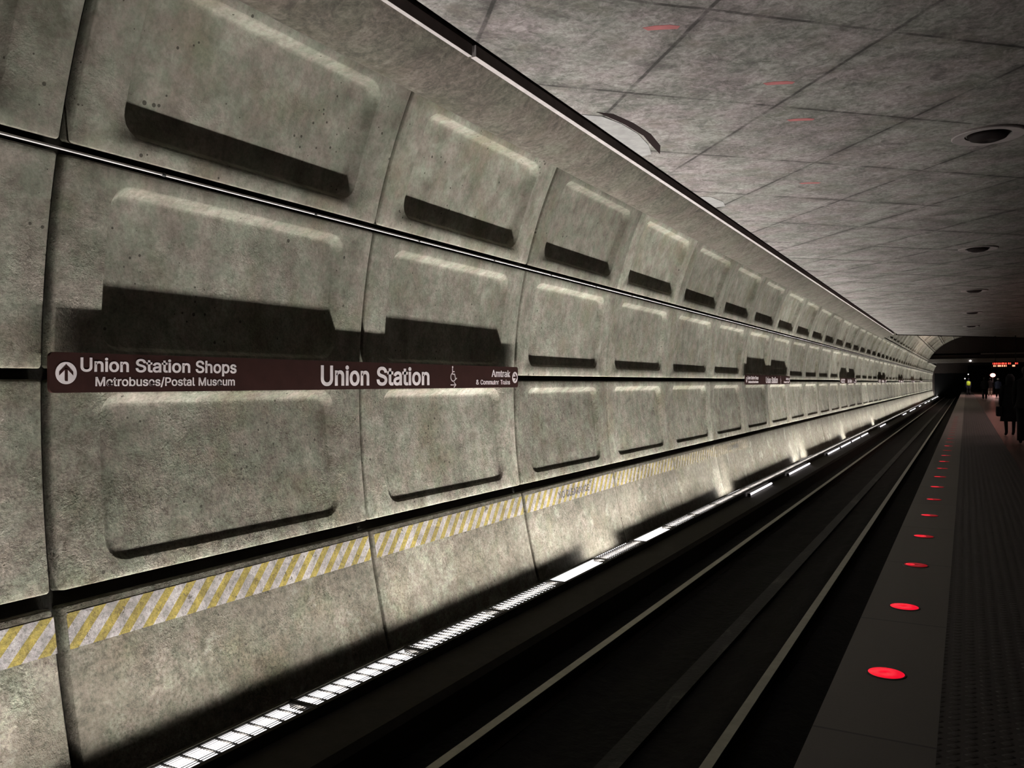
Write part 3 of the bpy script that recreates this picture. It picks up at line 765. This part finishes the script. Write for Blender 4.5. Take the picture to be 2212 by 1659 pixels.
MB().cyl((.25, 118, -1.38), (.25, 118, .87), .04, 8).build('post', M['casing'], o, True)
o = empty('signal_lamp', (-.3, 118, 0), 'small white signal lamp left of the vest wearer, the lower one', 'lamp')
MB().ring([(.001, .08), (.08, 0), (.001, -.08)], (-.12, 118, .42), 12, False).build('bulb', M['whitelamp'], o, True)
MB().cyl((-.12, 118, -1.38), (-.12, 118, .34), .04, 8).build('post', M['casing'], o, True)
# unseen stand-in lamps: pinkish light on the upper vault, added fill on platform tiles
lamp('far_hall_lamp', (.6, 72, 3.3), 1.2, 30, 900, (-.8, .2, .75), (1, .80, .76), 100)
lamp('far_platform_fill', (3.0, 96, 2.2), 2.0, 16, 520, (-.1, -.1, -1), (1, .62, .56), 150)  # fill light added to brighten the distant tiles, has no fixture
lamp('side_platform_fill', (3.0, 34, 2.52), .6, 20, 210, (-.35, 0, -1), (1, .70, .64), 110)  # added fill just out of view, lifts the nearer tile floor

# hanging train display
root = empty('train_display', (1.95, 54.4, 2.6), 'hanging train display with glowing red letters', 'display')
bevel(MB().box(1.28, 2.62, 54.3, 54.5, .77, 1.12).build('casing', M['casing'], root), .01)
for xx in (1.45, 2.45): MB().cyl((xx, 54.4, 1.12), (xx, 54.4, 2.6), .02, 8).build('hanger', M['casing'], root, True)
mb = MB(); px = 1.34
pat = "1011 1101101 1111011 01101      1101 "
mbh = MB()
for rI, zz in enumerate((1.03, .90)):
    for cI, ch in enumerate(pat if rI == 0 else " 11 10 1111101101101        11110"):
        if ch == '1':
            x0 = 1.33+cI*.034
            (mb if rI == 0 else mbh).box(x0, x0+.028, 54.285, 54.30, zz-.045, zz+.045)
mb.build('red_lettering', M['redled'], root); mbh.build('red_lettering', M['led_hot'], root)

# ------------------------------------------------------------------ people
def skin_body(name, pts, edges, rad, mat, parent, sub=2):
    """continuous body grown from a skeleton"""
    me = bpy.data.meshes.new(name); me.from_pydata(pts, edges, []); me.update()
    o = bpy.data.objects.new(name, me); COL.objects.link(o)
    md = o.modifiers.new('skin', 'SKIN'); md.use_smooth_shade = True
    if not me.skin_vertices: 
        bm = bmesh.new(); bm.from_mesh(me); bm.verts.layers.skin.verify(); bm.to_mesh(me); bm.free()
    for i, r in enumerate(rad):
        sv = me.skin_vertices[0].data[i]; sv.radius = r if hasattr(r, '__len__') else (r, r); sv.use_root = (i == 0)
    s = o.modifiers.new('sub', 'SUBSURF'); s.levels = sub; s.render_levels = sub
    dg = bpy.context.evaluated_depsgraph_get(); dg.update()
    m2 = bpy.data.meshes.new_from_object(o.evaluated_get(dg)); bpy.data.objects.remove(o)
    return obj(name, m2, mat, parent, True)
def loft(name, secs, mat, parent, n=20):
    """closed tube through elliptic sections (x,y,z,rx,ry)"""
    mb = MB()
    for (x, y, z, rx, ry) in secs:
        for i in range(n):
            t = 2*math.pi*i/n; mb.v.append((x+rx*math.cos(t), y+ry*math.sin(t), z))
    for j in range(len(secs)-1):
        for i in range(n): i2 = (i+1) % n; mb.f.append((j*n+i, j*n+i2, (j+1)*n+i2, (j+1)*n+i))
    mb.f.append(tuple(range(n))[::-1]); mb.f.append(tuple((len(secs)-1)*n+i for i in range(n)))
    return mb.build(name, mat, parent, True)
def person(x, y, H, label, face=0., stride=.10, arms=(-.03, -.03), skinm=None, coat=None, trousers=None, top=None, cap=None, bag=None, legc=None, name='person', vest=None, hood=False, skirt=False):
    z0 = -1.38; k = H/1.75
    root = empty(name, (x, y, z0), label, 'person')
    ca, sa = math.cos(face), math.sin(face)
    def P(a, b, c): return (x+(a*ca-b*sa)*k, y+(a*sa+b*ca)*k, z0+c*k)   # a: right, b: forward, c: up
    s = stride
    pts = [P(0, 0, .95), P(0, 0, 1.12), P(0, .0, 1.32), P(0, 0, 1.44), P(0, .01, 1.51), P(0, .02, 1.60), P(0, .015, 1.69),
           P(.10, 0, .90), P(.105, s*.45, .50), P(.105, s, .09), P(.11, s+.12, .035),
           P(-.10, 0, .90), P(-.105, -s*.2+.03, .50), P(-.105, -s, .09), P(-.11, -s+.12, .035),
           P(.175, 0, 1.40), P(.215, -.02, 1.13), P(.22, arms[0]+.10, .90), P(.215, arms[0]+.13, .80),
           P(-.175, 0, 1.40), P(-.215, -.02, 1.13), P(-.22, arms[1]+.10, .90), P(-.215, arms[1]+.13, .80)]
    E_ = [(0, 1), (1, 2), (2, 3), (3, 4), (4, 5), (5, 6), (0, 7), (7, 8), (8, 9), (9, 10), (0, 11), (11, 12), (12, 13), (13, 14),
          (3, 15), (15, 16), (16, 17), (17, 18), (3, 19), (19, 20), (20, 21), (21, 22)]
    r = [(.13, .11), (.125, .10), (.145, .105), (.10, .07), .052, (.075, .09), (.07, .08), .085, .058, .040, (.045, .035), .085, .058, .040, (.045, .035),
         .055, .042, .032, .030, .055, .042, .032, .030]
    r = [tuple(q*k for q in (a if hasattr(a, '__len__') else (a, a))) for a in r]
    body = skin_body('body', pts, E_, r, skinm or M['black'], root)
    # face details
    hc = P(0, .02, 1.63)
    mb = MB(); nf = P(0, .125, 1.615); mb.cyl(P(0, .09, 1.63), nf, .018*k, 8, .008*k); mb.build('nose', M['skin'], root, True)
    hair = loft('hair', [(*P(0, -.01, 1.60), .079*k, .088*k), (*P(0, -.015, 1.66), .088*k, .098*k), (*P(0, -.01, 1.715), .080*k, .09*k), (*P(0, -.01, 1.75), .045*k, .05*k)], M['hair'] if not cap else cap, root)
    if coat:
        hem = .42 if skirt else .80
        loft('coat', [(*P(0, .0, hem), .25*k, .20*k), (*P(0, 0, .75 if skirt else .86), .22*k, .17*k), (*P(0, 0, 1.0), .19*k, .145*k), (*P(0, 0, 1.2), .195*k, .14*k), (*P(0, 0, 1.36), .21*k, .13*k), (*P(0, 0, 1.45), .14*k, .10*k), (*P(0, 0, 1.50), .075*k, .08*k)], coat, root)
        for sg in (1, -1):
            mb = MB(); a = arms[0] if sg > 0 else arms[1]
            mb.cyl(P(.18*sg, 0, 1.42), P(.225*sg, -.02, 1.13), .068*k, 12, .058*k); mb.cyl(P(.225*sg, -.02, 1.16), P(.225*sg, a+.10, .90), .058*k, 12, .048*k)
            mb.build('sleeve', coat, root, True)
        if hood: loft('hood', [(*P(0, -.02, 1.46), .11*k, .11*k), (*P(0, -.02, 1.56), .115*k, .12*k), (*P(0, -.02, 1.68), .11*k, .12*k), (*P(0, -.02, 1.77), .05*k, .06*k)], coat, root)
    if vest:
        loft('vest', [(*P(0, 0, .98), .175*k, .13*k), (*P(0, 0, 1.2), .185*k, .135*k), (*P(0, 0, 1.36), .195*k, .125*k), (*P(0, 0, 1.45), .12*k, .09*k)], vest, root)
    if trousers:
        for sg, i0 in ((1, 7), (-1, 11)):
            mb = MB(); mb.cyl(pts[i0], pts[i0+1], .095*k, 14, .078*k); mb.cyl(pts[i0+1], (pts[i0+2][0], pts[i0+2][1], pts[i0+2][2]), .078*k, 14, .068*k); mb.build('trouser_leg', trousers, root, True)
    if bag:
        bx = P(-.30, .02, .72); b = MB().box(bx[0]-.05*k, bx[0]+.09*k, bx[1]-.17, bx[1]+.17, bx[2]-.16*k, bx[2]+.12*k).build('bag', M['black'], root); bevel(b, .03, 3)
    return root
B = M['black']
person(.98, 24.6, 1.56, 'person in a long black coat standing with a bag, back turned', 0.2, .07, coat=B, skirt=True, bag=True, hood=True)
person(1.17, 21.6, 1.72, 'person in black at the right edge, nearest of the people', -.1, .16, coat=B, trousers=B)
person(1.28, 75, 1.75, 'person in dark clothes walking away down the platform', 0, .28, (.15, -.15), coat=B, trousers=B)
person(2.05, 93, 1.76, 'person in pale grey trousers far down the platform', 0, .1, coat=B, trousers=M['grey'])
person(2.45, 84, 1.70, 'person in a blue top and white cap behind the black coat', 0, .1, coat=M['dkblue'], trousers=B, cap=M['white'])
person(.22, 98, 1.78, 'person in a bright yellow safety vest at the platform edge', 3.1, .08, vest=M['hivis'], trousers=B, skinm=M['navy'])
lamp('vest_fill', (.6, 95.0, 1.6), .4, .4, 9, (-.1, 1, -.6), (1, 1, .95), 60)  # helper light added for the vest wearer, hangs without a fixture
